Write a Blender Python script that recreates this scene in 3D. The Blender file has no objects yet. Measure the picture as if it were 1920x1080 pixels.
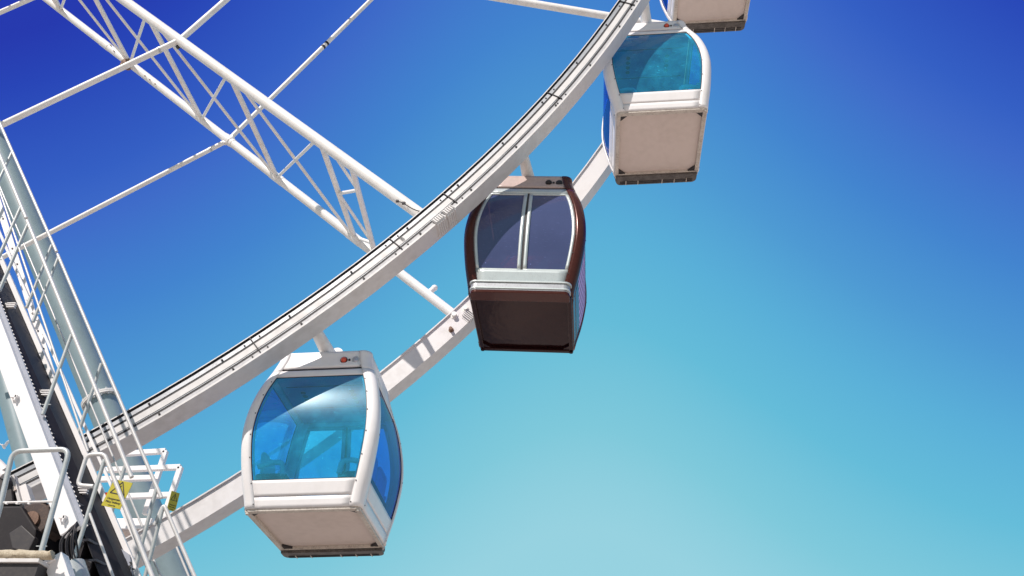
import bpy, bmesh, math, random
from mathutils import Vector, Matrix
random.seed(7)
R = math.radians
scene = bpy.context.scene
COL = scene.collection

# ------------------------------------------------------------------ camera
F = 1642.085; PITCH, YAW, ROLL = R(34.147), R(-5.313), R(1.826)
fwd = Vector((math.sin(YAW)*math.cos(PITCH), math.cos(YAW)*math.cos(PITCH), math.sin(PITCH)))
r0 = Vector((math.cos(YAW), -math.sin(YAW), 0)); u0 = r0.cross(fwd)
right = r0*math.cos(ROLL) + u0*math.sin(ROLL); up = u0*math.cos(ROLL) - r0*math.sin(ROLL)
cd = bpy.data.cameras.new('camera'); cam = bpy.data.objects.new('camera', cd); COL.objects.link(cam)
cd.sensor_width = 36; cd.lens = F/1920*36; cd.clip_start = .05; cd.clip_end = 5000
cam.matrix_world = Matrix((right, up, -fwd)).transposed().to_4x4()
scene.camera = cam

# ------------------------------------------------------------------ sky and sun
S2 = Vector((-.65, -1.0, 1.2)).normalized()          # direction towards the sun
w = bpy.data.worlds.new('World'); scene.world = w; w.use_nodes = True
nt = w.node_tree; nt.nodes.clear(); N = nt.nodes.new; L = nt.links.new
wo = N('ShaderNodeOutputWorld'); bg = N('ShaderNodeBackground'); L(bg.outputs[0], wo.inputs[0])
bg.inputs['Strength'].default_value = 1.0
tc = N('ShaderNodeTexCoord')
def lin(c): return tuple((v/255/12.92 if v/255 <= .04045 else ((v/255+.055)/1.055)**2.4) for v in c)
def math_(op, a, b=None, clamp=False):
    n = N('ShaderNodeMath'); n.operation = op; n.use_clamp = clamp
    for i, v in enumerate((a, b)):
        if v is None: continue
        if isinstance(v, (int, float)): n.inputs[i].default_value = v
        else: L(v, n.inputs[i])
    return n.outputs[0]
# clear evening-blue sky: palest low over the sea ahead, deepening upwards and to both sides
sx = N('ShaderNodeSeparateXYZ'); L(tc.outputs['Generated'], sx.inputs[0]); X_, Y_, Z_ = sx.outputs
Zc = math_('MAXIMUM', Z_, .0)
q_ = math_('MINIMUM', math_('SQRT', math_('ADD', math_('MULTIPLY', X_, X_), .06)), .62)
v1 = math_('ADD', math_('MULTIPLY', Zc, 230.8), 194.5)
v2 = math_('MULTIPLY', math_('MULTIPLY', Zc, Zc), -240.0)
v3 = math_('MULTIPLY', q_, math_('ADD', math_('MULTIPLY', Zc, -574.0), 63.1))
tone = math_('DIVIDE', math_('SUBTRACT', math_('ADD', math_('ADD', v1, v2), v3), 50), 170, clamp=True)
rp = N('ShaderNodeValToRGB'); L(tone, rp.inputs[0])
stops = [(55, (35,55,176)), (67, (37,67,184)), (95, (51,95,198)), (108, (62,108,203)), (133, (66,133,209)), (155, (78,155,213)), (174, (90,177,218)), (190, (101,190,219)), (205, (128,203,221)), (214, (152,212,226))]
el = rp.color_ramp.elements
el[0].position = 5/170; el[0].color = (*lin(stops[0][1]), 1); el[1].position = 164/170; el[1].color = (*lin(stops[-1][1]), 1)
for p, c in stops[1:-1]:
    e = el.new((p-50)/170); e.color = (*lin(c), 1)
bk = N('ShaderNodeMapRange'); bk.interpolation_type = 'SMOOTHSTEP'; L(Y_, bk.inputs[0]); bk.inputs[1].default_value = .15; bk.inputs[2].default_value = -.4  # unseen sky behind the camera paled to grey-teal, added fill for shaded sides
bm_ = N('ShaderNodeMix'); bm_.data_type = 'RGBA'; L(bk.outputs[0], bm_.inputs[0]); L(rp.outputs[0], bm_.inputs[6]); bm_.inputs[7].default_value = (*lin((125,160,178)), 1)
sk = N('ShaderNodeTexSky'); sk.sky_type = 'NISHITA'; sk.sun_disc = False
sk.sun_elevation = math.asin(S2.z); sk.sun_rotation = math.atan2(S2.x, S2.y)
sm = N('ShaderNodeMix'); sm.data_type = 'RGBA'; sm.blend_type = 'MULTIPLY'; sm.inputs[0].default_value = 1
L(sk.outputs[0], sm.inputs[6]); sm.inputs[7].default_value = (.10, .10, .10, 1)
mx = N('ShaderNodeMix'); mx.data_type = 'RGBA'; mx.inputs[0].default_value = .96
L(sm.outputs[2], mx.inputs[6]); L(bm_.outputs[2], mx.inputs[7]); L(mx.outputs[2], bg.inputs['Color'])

sd = bpy.data.lights.new('sun', 'SUN'); so = bpy.data.objects.new('sun', sd); COL.objects.link(so)
sd.energy = 5.0; sd.angle = R(.5); sd.color = (1, .92, .86)
so.rotation_euler = S2.to_track_quat('Z', 'Y').to_euler(); so.location = (0, 0, 60)
vs = scene.view_settings; vs.view_transform = 'Standard'; vs.look = 'None'; vs.gamma = 1; vs.exposure = 0
scene.render.engine = 'CYCLES'
scene.cycles.transparent_max_bounces = 24; scene.cycles.max_bounces = 10

# ------------------------------------------------------------------ helpers
def at(px, py, Y):
    """the point of the world seen at that spot of the photograph, on the plane y = Y"""
    d = fwd + right*((px-960)/F) - up*((py-540)/F)
    return d*(Y/d.y)

def empty(name, loc=(0,0,0), rot=(0,0,0)):
    o = bpy.data.objects.new(name, None); COL.objects.link(o); o.location = loc; o.rotation_euler = rot
    o.empty_display_size = .2
    return o
def tag(o, label=None, cat=None, group=None, kind=None):
    if label: o['label'] = label
    if cat: o['category'] = cat
    if group: o['group'] = group
    if kind: o['kind'] = kind
    return o
def obj(name, bm, m, parent=None, smooth=None, solid=None, bevel=None):
    bmesh.ops.recalc_face_normals(bm, faces=bm.faces) if solid is None else None
    me = bpy.data.meshes.new(name); bm.to_mesh(me); bm.free()
    mats = m if isinstance(m, (list, tuple)) else [m]
    for k in mats: me.materials.append(k)
    o = bpy.data.objects.new(name, me); COL.objects.link(o)
    if parent: o.parent = parent
    if solid:
        md = o.modifiers.new('solid', 'SOLIDIFY'); md.thickness = solid; md.offset = -1
    if bevel:
        b = o.modifiers.new('bevel', 'BEVEL'); b.width = bevel; b.segments = 2; b.limit_method = 'ANGLE'; b.angle_limit = R(35)
    if smooth is not None:
        for p in me.polygons: p.use_smooth = True
        me.set_sharp_from_angle(angle=R(smooth))
    return o
def box(bm, c, s, mat=None, mi=0):
    """box centred at c with sizes s, turned by matrix mat"""
    M = Matrix.Translation(Vector(c)) @ ((mat or Matrix.Identity(3)).to_4x4()) @ Matrix.Diagonal((*s, 1))
    r = bmesh.ops.create_cube(bm, size=1, matrix=M)
    for f in {f for v in r['verts'] for f in v.link_faces}: f.material_index = mi
def frame(d, hint=Vector((0,1,0))):
    """3x3 with local z along d and local y near hint"""
    z = d.normalized(); x = hint.cross(z)
    if x.length < 1e-4: x = Vector((1,0,0)).cross(z)
    x.normalize(); y = z.cross(x)
    return Matrix((x, y, z)).transposed()
def beam(bm, a, b, sx, sy, hint=Vector((0,1,0)), mi=0):
    a, b = Vector(a), Vector(b)
    box(bm, (a+b)/2, (sx, sy, (b-a).length), frame(b-a, hint), mi)
def tube(bm, pts, r, seg=12, cap=True, r_end=None, mi=0):
    pts = [Vector(p) for p in pts]; n = len(pts)
    prev = None; rings = []
    for i, p in enumerate(pts):
        d = (pts[min(i+1, n-1)] - pts[max(i-1, 0)]).normalized()
        if prev is None:
            x = Vector((0,1,0)).cross(d)
            if x.length < 1e-3: x = Vector((1,0,0)).cross(d)
        else: x = prev - d*prev.dot(d)
        x.normalize(); prev = x; y = d.cross(x)
        rr = r if r_end is None else r + (r_end-r)*i/(n-1)
        rings.append([bm.verts.new(p + (x*math.cos(t)+y*math.sin(t))*rr) for t in (2*math.pi*k/seg for k in range(seg))])
    for i in range(n-1):
        for k in range(seg):
            f = bm.faces.new((rings[i][k], rings[i][(k+1)%seg], rings[i+1][(k+1)%seg], rings[i+1][k])); f.material_index = mi
    if cap:
        bm.faces.new(rings[0][::-1]).material_index = mi; bm.faces.new(rings[-1]).material_index = mi
def fillet(pts, r, n=6):
    pts = [Vector(p) for p in pts]; out = [pts[0]]
    for i in range(1, len(pts)-1):
        p = pts[i]; a = (pts[i-1]-p); b = (pts[i+1]-p); rr = min(r, a.length*.45, b.length*.45)
        A = p + a.normalized()*rr; B = p + b.normalized()*rr
        for k in range(n+1):
            t = k/n; out.append(A*(1-t)**2 + p*2*t*(1-t) + B*t*t)
    out.append(pts[-1]); return out
def cyl(bm, a, b, r, seg=16, r2=None, mi=0): tube(bm, [a, b], r, seg, True, r2, mi)
def NB(): return bmesh.new()
def dome(bm, c, r, axis, h=1.0, mi=0):
    M = Matrix.Translation(c) @ frame(Vector(axis)).to_4x4() @ Matrix.Diagonal((1,1,h,1))
    rr = bmesh.ops.create_uvsphere(bm, u_segments=16, v_segments=10, radius=r, matrix=M)
    for f in {f for v in rr['verts'] for f in v.link_faces}: f.material_index = mi

# ------------------------------------------------------------------ materials
def nodes(name):
    m = bpy.data.materials.new(name); m.use_nodes = True
    return m, m.node_tree, m.node_tree.nodes['Principled BSDF']
def paint(name, col, rough=.45, metal=0, dirt=None, amount=.35, scale=3.0, bump=.0, coat=0, stretch=(1,1,1), spec=.5):
    m, t, b = nodes(name)
    b.inputs['Roughness'].default_value = rough; b.inputs['Metallic'].default_value = metal
    b.inputs['Coat Weight'].default_value = coat; b.inputs['Specular IOR Level'].default_value = spec
    tc = t.nodes.new('ShaderNodeTexCoord'); mp = t.nodes.new('ShaderNodeMapping'); mp.inputs['Scale'].default_value = stretch
    t.links.new(tc.outputs['Object'], mp.inputs[0])
    n1 = t.nodes.new('ShaderNodeTexNoise'); n1.inputs['Scale'].default_value = scale; n1.inputs['Detail'].default_value = 8; n1.inputs['Roughness'].default_value = .65
    n2 = t.nodes.new('ShaderNodeTexNoise'); n2.inputs['Scale'].default_value = scale*9; n2.inputs['Detail'].default_value = 6
    t.links.new(mp.outputs[0], n1.inputs[0]); t.links.new(mp.outputs[0], n2.inputs[0])
    mu = t.nodes.new('ShaderNodeMath'); mu.operation = 'MULTIPLY'; t.links.new(n1.outputs[0], mu.inputs[0]); t.links.new(n2.outputs[0], mu.inputs[1])
    rp = t.nodes.new('ShaderNodeMapRange'); rp.inputs[1].default_value = .2; rp.inputs[2].default_value = .42
    rp.inputs[3].default_value = 0; rp.inputs[4].default_value = amount; t.links.new(mu.outputs[0], rp.inputs[0])
    mx = t.nodes.new('ShaderNodeMix'); mx.data_type = 'RGBA'; mx.inputs[6].default_value = (*col, 1)
    d = dirt or tuple(c*.6 for c in col); mx.inputs[7].default_value = (*d, 1)
    t.links.new(rp.outputs[0], mx.inputs[0]); t.links.new(mx.outputs[2], b.inputs['Base Color'])
    rr = t.nodes.new('ShaderNodeMapRange'); rr.inputs[3].default_value = rough*.8; rr.inputs[4].default_value = min(1, rough*1.25)
    t.links.new(n2.outputs[0], rr.inputs[0]); t.links.new(rr.outputs[0], b.inputs['Roughness'])
    if bump:
        bp = t.nodes.new('ShaderNodeBump'); bp.inputs['Strength'].default_value = bump; bp.inputs['Distance'].default_value = .01
        t.links.new(n1.outputs[0], bp.inputs['Height']); t.links.new(bp.outputs[0], b.inputs['Normal'])
    return m
def glass(name, tint, film, film_amt=.2, gloss_rough=.03, gloss=1.0, smear=1.0, cloud=1.0):
    m = bpy.data.materials.new(name); m.use_nodes = True; t = m.node_tree; t.nodes.clear(); N = t.nodes.new; L = t.links.new
    out = N('ShaderNodeOutputMaterial'); tr = N('ShaderNodeBsdfTransparent'); tr.inputs[0].default_value = (*tint, 1)
    df = N('ShaderNodeBsdfDiffuse'); df.inputs[0].default_value = (*film, 1)
    gl = N('ShaderNodeBsdfGlossy'); gl.inputs['Roughness'].default_value = gloss_rough; gl.inputs['Color'].default_value = (.9,.95,1,1)
    gs = N('ShaderNodeBsdfGlossy'); gs.inputs['Roughness'].default_value = .19; gs.inputs['Color'].default_value = (.8,.97,1,1)
    tc = N('ShaderNodeTexCoord')
    n = N('ShaderNodeTexNoise'); n.inputs['Scale'].default_value = 2.2; n.inputs['Detail'].default_value = 9; n.inputs['Roughness'].default_value = .7; L(tc.outputs['Object'], n.inputs[0])
    mr = N('ShaderNodeMapRange'); mr.inputs[1].default_value = .38; mr.inputs[2].default_value = .75
    mr.inputs[3].default_value = film_amt*(1-.45*cloud); mr.inputs[4].default_value = film_amt*(1+.9*cloud); L(n.outputs[0], mr.inputs[0])
    # bird spots and scratches
    v = N('ShaderNodeTexVoronoi'); v.inputs['Scale'].default_value = 9; L(tc.outputs['Object'], v.inputs[0])
    s1 = N('ShaderNodeMapRange'); s1.inputs[1].default_value = .075; s1.inputs[2].default_value = .045; L(v.outputs['Distance'], s1.inputs[0])
    n3 = N('ShaderNodeTexNoise'); n3.inputs['Scale'].default_value = 1.7; L(tc.outputs['Object'], n3.inputs[0])
    s2 = N('ShaderNodeMapRange'); s2.inputs[1].default_value = .5; s2.inputs[2].default_value = .62; s2.inputs[4].default_value = .7; L(n3.outputs[0], s2.inputs[0])
    sm = N('ShaderNodeMath'); sm.operation = 'MULTIPLY'; L(s1.outputs[0], sm.inputs[0]); L(s2.outputs[0], sm.inputs[1])
    mp = N('ShaderNodeMapping'); mp.inputs['Scale'].default_value = (2, 2, 16); mp.inputs['Rotation'].default_value = (.5, .7, .3); L(tc.outputs['Object'], mp.inputs[0])
    n4 = N('ShaderNodeTexNoise'); n4.inputs['Scale'].default_value = 5; n4.inputs['Detail'].default_value = 5; L(mp.outputs[0], n4.inputs[0])
    s3 = N('ShaderNodeMapRange'); s3.inputs[1].default_value = .66; s3.inputs[2].default_value = .72; s3.inputs[4].default_value = .3*smear; L(n4.outputs[0], s3.inputs[0])
    a1 = N('ShaderNodeMath'); a1.operation = 'ADD'; L(mr.outputs[0], a1.inputs[0]); L(sm.outputs[0], a1.inputs[1])
    a2 = N('ShaderNodeMath'); a2.operation = 'ADD'; a2.use_clamp = True; L(a1.outputs[0], a2.inputs[0]); L(s3.outputs[0], a2.inputs[1])
    m1 = N('ShaderNodeMixShader'); L(a2.outputs[0], m1.inputs[0]); L(tr.outputs[0], m1.inputs[1]); L(df.outputs[0], m1.inputs[2])
    ms = N('ShaderNodeMixShader'); ms.inputs[0].default_value = .038*smear; L(m1.outputs[0], ms.inputs[1]); L(gs.outputs[0], ms.inputs[2])
    fr = N('ShaderNodeFresnel'); fr.inputs[0].default_value = 1.5
    fm = N('ShaderNodeMath'); fm.operation = 'MULTIPLY'; fm.inputs[1].default_value = gloss; L(fr.outputs[0], fm.inputs[0])
    m2 = N('ShaderNodeMixShader'); L(fm.outputs[0], m2.inputs[0]); L(ms.outputs[0], m2.inputs[1]); L(gl.outputs[0], m2.inputs[2])
    L(m2.outputs[0], out.inputs[0]); return m

M = {}
M['white'] = paint('white paint', (.82,.79,.78), .38, dirt=(.60,.57,.53), amount=.2, scale=1.1, coat=.15)
M['rim'] = paint('rim paint', (.66,.64,.63), .5, dirt=(.44,.41,.38), amount=.4, scale=.9)
M['tube'] = paint('tube paint', (.80,.785,.755), .42, dirt=(.52,.43,.33), amount=.34, scale=1.3)
M['galv'] = paint('galvanised tube', (.50,.52,.51), .36, metal=.25, dirt=(.26,.27,.27), amount=.5, scale=9)
M['rim_grey'] = paint('grey track strip', (.50,.49,.50), .5, dirt=(.3,.3,.3), amount=.5, scale=3)
M['steel'] = paint('grey rail steel', (.40,.41,.43), .42, metal=.4, dirt=(.18,.17,.17), amount=.6, scale=5)
M['black'] = paint('black rubber', (.018,.015,.018), .6, amount=.2)
M['dark'] = paint('dark steel', (.026,.022,.024), .55, dirt=(.06,.05,.045), amount=.6, scale=4)
M['under'] = paint('underside panel', (.66,.555,.495), .6, dirt=(.48,.40,.34), amount=.3, scale=1.0)
M['under_frame'] = paint('underside frame', (.60,.54,.47), .5, dirt=(.25,.20,.17), amount=.7, scale=5)
M['grille'] = paint('threshold grille', (.06,.05,.045), .5, dirt=(.3,.27,.24), amount=.5, scale=10)
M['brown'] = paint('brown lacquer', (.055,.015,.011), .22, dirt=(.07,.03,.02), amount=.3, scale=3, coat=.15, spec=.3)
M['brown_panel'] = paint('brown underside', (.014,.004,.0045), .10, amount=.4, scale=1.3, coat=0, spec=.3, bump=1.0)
M['copper'] = paint('worn brown post', (.12,.036,.024), .2, dirt=(.22,.10,.07), amount=.3, scale=3, coat=.3)
M['roof_tan'] = paint('tan roof panel', (.52,.40,.36), .4, dirt=(.34,.25,.22), amount=.4, scale=2)
M['alu'] = paint('aluminium frame', (.56,.61,.60), .35, metal=.3, dirt=(.35,.36,.36), amount=.4, scale=6)
M['lilac'] = paint('lilac side film', (.54,.42,.78), .6, dirt=(.46,.34,.70), amount=.4, scale=1, spec=.2)
M['soot'] = paint('blackened steel', (.016,.013,.015), .6, dirt=(.04,.035,.035), amount=.5, scale=5, spec=.25)
M['leg'] = paint('pale blue-grey leg paint', (.21,.28,.30), .4, dirt=(.15,.19,.20), amount=.35, scale=.9, coat=.1)
M['amber'] = paint('amber lamp', (.60,.055,.012), .15, amount=.1, coat=.6)
M['clear'] = paint('clear lamp', (.42,.42,.48), .12, metal=.5, amount=.2, coat=.5)
M['seat'] = paint('seat shell', (.85,.88,.88), .4, amount=.2)
M['seat_dark'] = paint('seat cushion', (.035,.04,.05), .6, amount=.2)
M['ceiling'] = paint('cabin ceiling', (.22,.27,.48), .5, amount=.3)
M['yellow'] = paint('yellow sign', (.44,.38,.010), .4, dirt=(.28,.24,.02), amount=.5, scale=14)
M['ink'] = paint('black print', (.012,.012,.012), .5, amount=.1)
M['canvas'] = paint('beige canvas', (.50,.43,.32), .85, dirt=(.24,.18,.11), amount=.8, scale=9, bump=.8)
M['rust'] = paint('rusty clamp', (.22,.13,.09), .7, dirt=(.10,.05,.03), amount=.8, scale=12)
M['tyre'] = paint('drive tyre', (.050,.032,.028), .7, dirt=(.12,.08,.06), amount=.8, scale=7)
M['plate'] = paint('grey plate', (.34,.36,.42), .5, dirt=(.2,.2,.24), amount=.4, scale=5)
M['feather'] = paint('white feathers', (.80,.80,.80), .8, amount=.2)
M['glass_blue'] = glass('blue tinted glass', (.15,.73,1.0), (.04,.66,1.0), .20, cloud=.8)
M['glass_side'] = glass('deep blue side glass', (.06,.34,1.0), (.02,.16,.70), .13, gloss=.5)
M['glass_dark'] = glass('grey violet glass', (.30,.16,.16), (.16,.19,.46), .32, smear=.8, gloss=1.0, cloud=.12)
m, t, b = nodes('ground'); b.inputs['Roughness'].default_value = .9
n = t.nodes.new('ShaderNodeTexNoise'); n.inputs['Scale'].default_value = .6; n.inputs['Detail'].default_value = 10
tcg = t.nodes.new('ShaderNodeTexCoord'); t.links.new(tcg.outputs['Object'], n.inputs[0])
cr = t.nodes.new('ShaderNodeValToRGB'); cr.color_ramp.elements[0].color = (.42,.35,.28,1); cr.color_ramp.elements[1].color = (.66,.56,.46,1)
cr.color_ramp.elements[0].position = .35; cr.color_ramp.elements[1].position = .65
t.links.new(n.outputs[0], cr.inputs[0]); t.links.new(cr.outputs[0], b.inputs['Base Color']); M['ground'] = m

for k_ in ('brown', 'brown_panel', 'copper'):
    M[k_].node_tree.nodes['Principled BSDF'].inputs['Specular Tint'].default_value = (1, .55, .5, 1)

# ------------------------------------------------------------------ ground
bm = NB(); bmesh.ops.create_grid(bm, x_segments=60, y_segments=60, size=1500)
g = obj('ground', bm, M['ground']); g.location.z = -2.3; tag(g, kind='structure')

# ------------------------------------------------------------------ the wheel
XC, ZC = -17.023, 20.887
YN, YF = 9.469, 11.926
YMID = 10.057+.7925
RU, RL = 19.776, 20.118
FU, FL = 19.944, 20.293
YCN, YCF = 9.64, 12.09            # planes of the near and the far chords
SPOKE = 48.63; STEP = 23.26
HUB = Vector((XC, (YCN+YCF)/2, ZC))
def pol(r, a, y): return Vector((XC + r*math.sin(R(a)), y, ZC - r*math.cos(R(a))))
def ang(px, py, Y):
    p = at(px, py, Y); return math.degrees(math.atan2(p.x-XC, ZC-p.z)), math.hypot(p.x-XC, ZC-p.z)
wheel = empty('ferris_wheel', (XC, HUB.y, ZC))
tag(wheel, 'giant white observation wheel with two rims joined by lattice spokes', 'ferris wheel')
def local(o, root=wheel):       # the meshes are written in world coordinates: bring them under their root
    o.matrix_parent_inverse = root.matrix_basis.inverted(); return o
def wpart(name, bm, m, parent=None, **k):
    o = obj(name, bm, m, wheel, **k); local(o)
    if parent: reparent(o, parent)
    return o
def reparent(o, p):
    # parent p itself has an identity basis under the wheel, so only its own transform counts
    o.parent = p; o.matrix_parent_inverse = Matrix.Identity(4)
def lathe(bm, prof, a0, a1, n, closed=True, mis=None):
    rings = []; full = abs(a1-a0) >= 359.9
    for i in range(n if full else n+1):
        a = a0 + (a1-a0)*i/n
        rings.append([bm.verts.new(pol(r, a, y)) for r, y in prof])
    m_ = len(prof)
    for i in range(n):
        A = rings[i]; B = rings[(i+1) % len(rings)]
        for k in range(m_ if closed else m_-1):
            f = bm.faces.new((A[k], A[(k+1)%m_], B[(k+1)%m_], B[k]))
            if mis: f.material_index = mis[k]
    if closed and not full:
        bm.faces.new(rings[0]); bm.faces.new(rings[-1][::-1])

# near rim: a box girder whose front carries two channels and a raised track
prof = [(RU, YN-.014), (RU+.015, YN-.014), (RU+.016, YN+.006), (RU+.046, YN+.006), (RU+.047, YN+.000), (RU+.102, YN+.000), (RU+.103, YN+.004), (RU+.135, YN+.004), (RU+.136, YN-.003),
        (RU+.222, YN-.003), (RU+.223, YN+.004), (RU+.238, YN+.004), (RU+.239, YN+.008), (RU+.270, YN+.008), (RU+.271, YN+.002), (RU+.313, YN+.002), (RU+.315, YN-.004), (RL, YN-.004),
        (RL, YN+.34), (RU, YN+.34)]
mis = [0, 1, 1, 1, 2, 1, 1, 1, 0, 0, 2, 1, 1, 1, 3, 0, 0, 0, 0, 0]
bm = NB(); lathe(bm, prof, 0, 360, 248, mis=mis)
rimN = wpart('rim', bm, [M['rim'], M['black'], M['steel'], M['rim_grey']], smooth=25)
tag(rimN, 'near rim with black grooves and a raised track on its face')
prof = [(FU, YF-.03), (FU+.02, YF-.03), (FU+.02, YF), (FL, YF), (FL, YF+.324), (FU, YF+.324)]
bm = NB(); lathe(bm, prof, 0, 360, 248)
rimF = wpart('rim', bm, M['rim'], smooth=25)
tag(rimF, 'plain far rim passing behind the gondolas')
# joints in the near rim: a dark seam and the plates beside it
for px, py in ((745,460), (847,374), (1052,185), (482,652), (1170,5)):
    a, _ = ang(px, py, YN); bm = NB()
    lathe(bm, [(RU+.02, YN-.018), (RU+.30, YN-.018), (RU+.30, YN+.07), (RU+.02, YN+.07)], a-.018, a+.018, 1)
    wpart('seam', bm, M['black'], rimN)
    for s in (-1, 1):
        for rr in (.076, .292):
            bm = NB(); p = pol(RU+rr, a+s*.32, YN+.012)
            box(bm, p, (.02, .04, .02), Matrix.Rotation(-R(a), 3, 'Y')); wpart('bolt', bm, M['black'], rimN)
a0_, _ = ang(240, 768, YN); a1_, _ = ang(1162, 0, YN)
a = a0_-8
while a < a1_+3:
    for rr, off in ((.076, 0), (.292, .15)):
        bm = NB(); box(bm, pol(RU+rr, a+off, YN+.006), (.026, .04, .020), Matrix.Rotation(-R(a), 3, 'Y')); wpart('bolt', bm, M['black'], rimN)
    a += 2.908
# the finned clamp over the seam beside the brown gondola
a, _ = ang(848, 415, YN)
for da, hh in ((-.28, .15), (.30, .15)):
    bm = NB(); Rm = Matrix.Rotation(-R(a+da), 3, 'Y')
    box(bm, pol(RL+.006, a+da, YN+.14), (.17, .30, .022), Rm)
    box(bm, pol(RL-.045, a+da, YN-.016), (.17, .02, .085), Rm)
    for k in range(5):
        box(bm, pol(RL+.022, a+da+(k-2)*.10, YN+.13), (.016, .27, .012), Rm)
        box(bm, pol(RL-.045, a+da+(k-2)*.10, YN-.034), (.012, .016, .085), Rm)
    o = wpart('clamp', bm, M['rim'], rimN, bevel=.003)
for aa in (42.3, 54.1, 65.7, 77.4):
    bm = NB(); cyl(bm, pol(20.0, aa, YN+.30), pol(RL+.02, aa, YMID-.1), .075, 20, .115); cyl(bm, pol(RL+.02, aa, YMID-.1), pol(20.1, aa, YF+.05), .115, 20, .075)
    wpart('axle', bm, M['tube'], smooth=40)
# bolts and plate on the far rim where the spoke lands
for px, py, rr in ((852,592,.042), (874,580,.042), (846,619,.03), (800,655,.0)):
    if rr:
        bm = NB(); p = at(px, py, YF); cyl(bm, p, p - Vector((0,.07,0)), rr, 8); cyl(bm, p, p-Vector((0,.012,0)), rr*1.45, 16)
        wpart('bolt', bm, M['rust'] if rr < .04 else M['tube'], rimF, smooth=30)
a, _ = ang(884, 596, YF); bm = NB()
for k in range(5): box(bm, pol((FU+FL)/2+.10, a+(k-2)*.09, YF+.0), (.014, .09, .19), Matrix.Rotation(-R(a), 3, 'Y'))
box(bm, pol((FU+FL)/2+.10, a, YF+.004), (.20, .03, .15), Matrix.Rotation(-R(a), 3, 'Y')); wpart('clamp', bm, M['rim'], rimF, bevel=.003)

# spokes: near chord and far chord joined by a lattice of tubes
def rN(px, py): return ang(px, py, YCN)[1]
def rF(px, py): return ang(px, py, YCF)[1]
UN = [rN(268,33), rN(417,146), rN(582,270)]; LN = [rF(115,18), rF(240,122), rF(378,224), rF(521,332), rF(665,446)]
bayU = (UN[2]-UN[0])/2; bayL = (LN[4]-LN[1])/3
def spoke(ad, full=True):
    sp = NB(); cyl(sp, pol(.9, ad, YCN), pol(RU+.02, ad, YCN), .088, 24)
    root = wpart('spoke', sp, M['tube'], smooth=40)
    def tb(n, a, b, r):
        bm = NB(); cyl(bm, a, b, r, 14); return wpart(n, bm, M['tube'], root, smooth=40)
    n_ = lambda r: pol(r, ad, YCN)
    f_ = lambda r: pol(r, ad, YCF)
    bm = NB(); cyl(bm, f_(.9), f_(FU+.02), .082, 24); wpart('chord', bm, M['tube'], root, smooth=40)
    U = [UN[0]+bayU*k for k in range(-5, 1)] + UN[1:]; Ln = [LN[0]+bayL*k for k in range(-4, 0)] + LN
    # U[k] stands over Ln[k]
    for k in range(len(U)):
        if U[k] < 1.2 or Ln[k] < 1.2: continue
        tb('strut', n_(U[k]), f_(Ln[k]), .028)
        if not full and k+1 >= len(Ln): continue
        if k+1 < len(Ln)-(0 if full else 1): tb('diagonal', n_(U[k]+.10), f_(Ln[k+1]), .047)
        if k+2 < len(Ln)-(0 if full else 1): tb('brace', n_(U[k]+.32), f_(Ln[k+2]-.05), .028)
    if not full: return root
    e1a, e1b = n_(U[-1]+.10), f_(Ln[-1])
    e2a, e2b = n_(rN(645,318)), f_(rF(706,474))
    tb('diagonal', e2a, e2b, .047)
    L1 = lambda t: e1a.lerp(e1b, t); L2 = lambda t: e2a.lerp(e2b, t)
    tb('brace', n_(U[-1]+.34), L2(.26), .026); tb('brace', L1(.50), L2(.86), .026)
    tb('brace', L1(.50), L2(.26), .03); tb('brace', L1(.985), L2(.86), .03)
    return root
sp0 = spoke(SPOKE)
tag(sp0, 'lattice spoke running from the top left corner down to the rims')
sp1 = spoke(SPOKE+STEP, False)
# clamps at the nodes of the ring of tie rods
R2 = 13.635; 
def ring(r, y, rr, name='tie_rod', steps=(-1, 0)):
    for k in steps:
        A, B = pol(r, SPOKE+STEP*k, y), pol(r, SPOKE+STEP*(k+1), y)
        bm = NB(); cyl(bm, A, B, rr, 16); o = wpart(name, bm, M['tube'], smooth=40)
        # sleeve couplings along the rod
        for t in (.56,) if k == 0 else (.93,):
            bm = NB(); c = A.lerp(B, t); d = (B-A).normalized()
            if k == 0 and y > 11:
                cyl(bm, c-d*.085, c-d*.035, rr*1.12, 16); cyl(bm, c+d*.035, c+d*.085, rr*1.12, 16); wpart('coupling', bm, M['black'], o, smooth=40)
            else:
                cyl(bm, c-d*.02, c+d*.02, rr*1.1, 16); wpart('coupling', bm, M['galv'], o, smooth=40)
ring(R2, YCN-.01, .052); ring(R2, YCF, .045)
ring(rF(76,-10), YCF, .055, steps=(-1,))
for y, mt in ((YCN+.06, M['dark']), (YCF, M['tube'])):
    bm = NB(); p = pol(R2, SPOKE, y); d = pol(1, SPOKE, y)-pol(0, SPOKE, y); e = Vector((-d.z, 0, d.x))
    s_ = .8 if y < 11 else 1
    cyl(bm, p-d*.085*s_, p+d*.085*s_, .098 if y > 11 else .07, 20)
    for q in (-1, 1):
        cyl(bm, p+d*.06*q+e*.10, p+d*.06*q-e*.10-Vector((0,.05,0)), .016, 8)
        box(bm, p+e*.085*q, (.05, .09, .05), frame(d))
    wpart('node_clamp', bm, mt, sp0, smooth=30)
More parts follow.
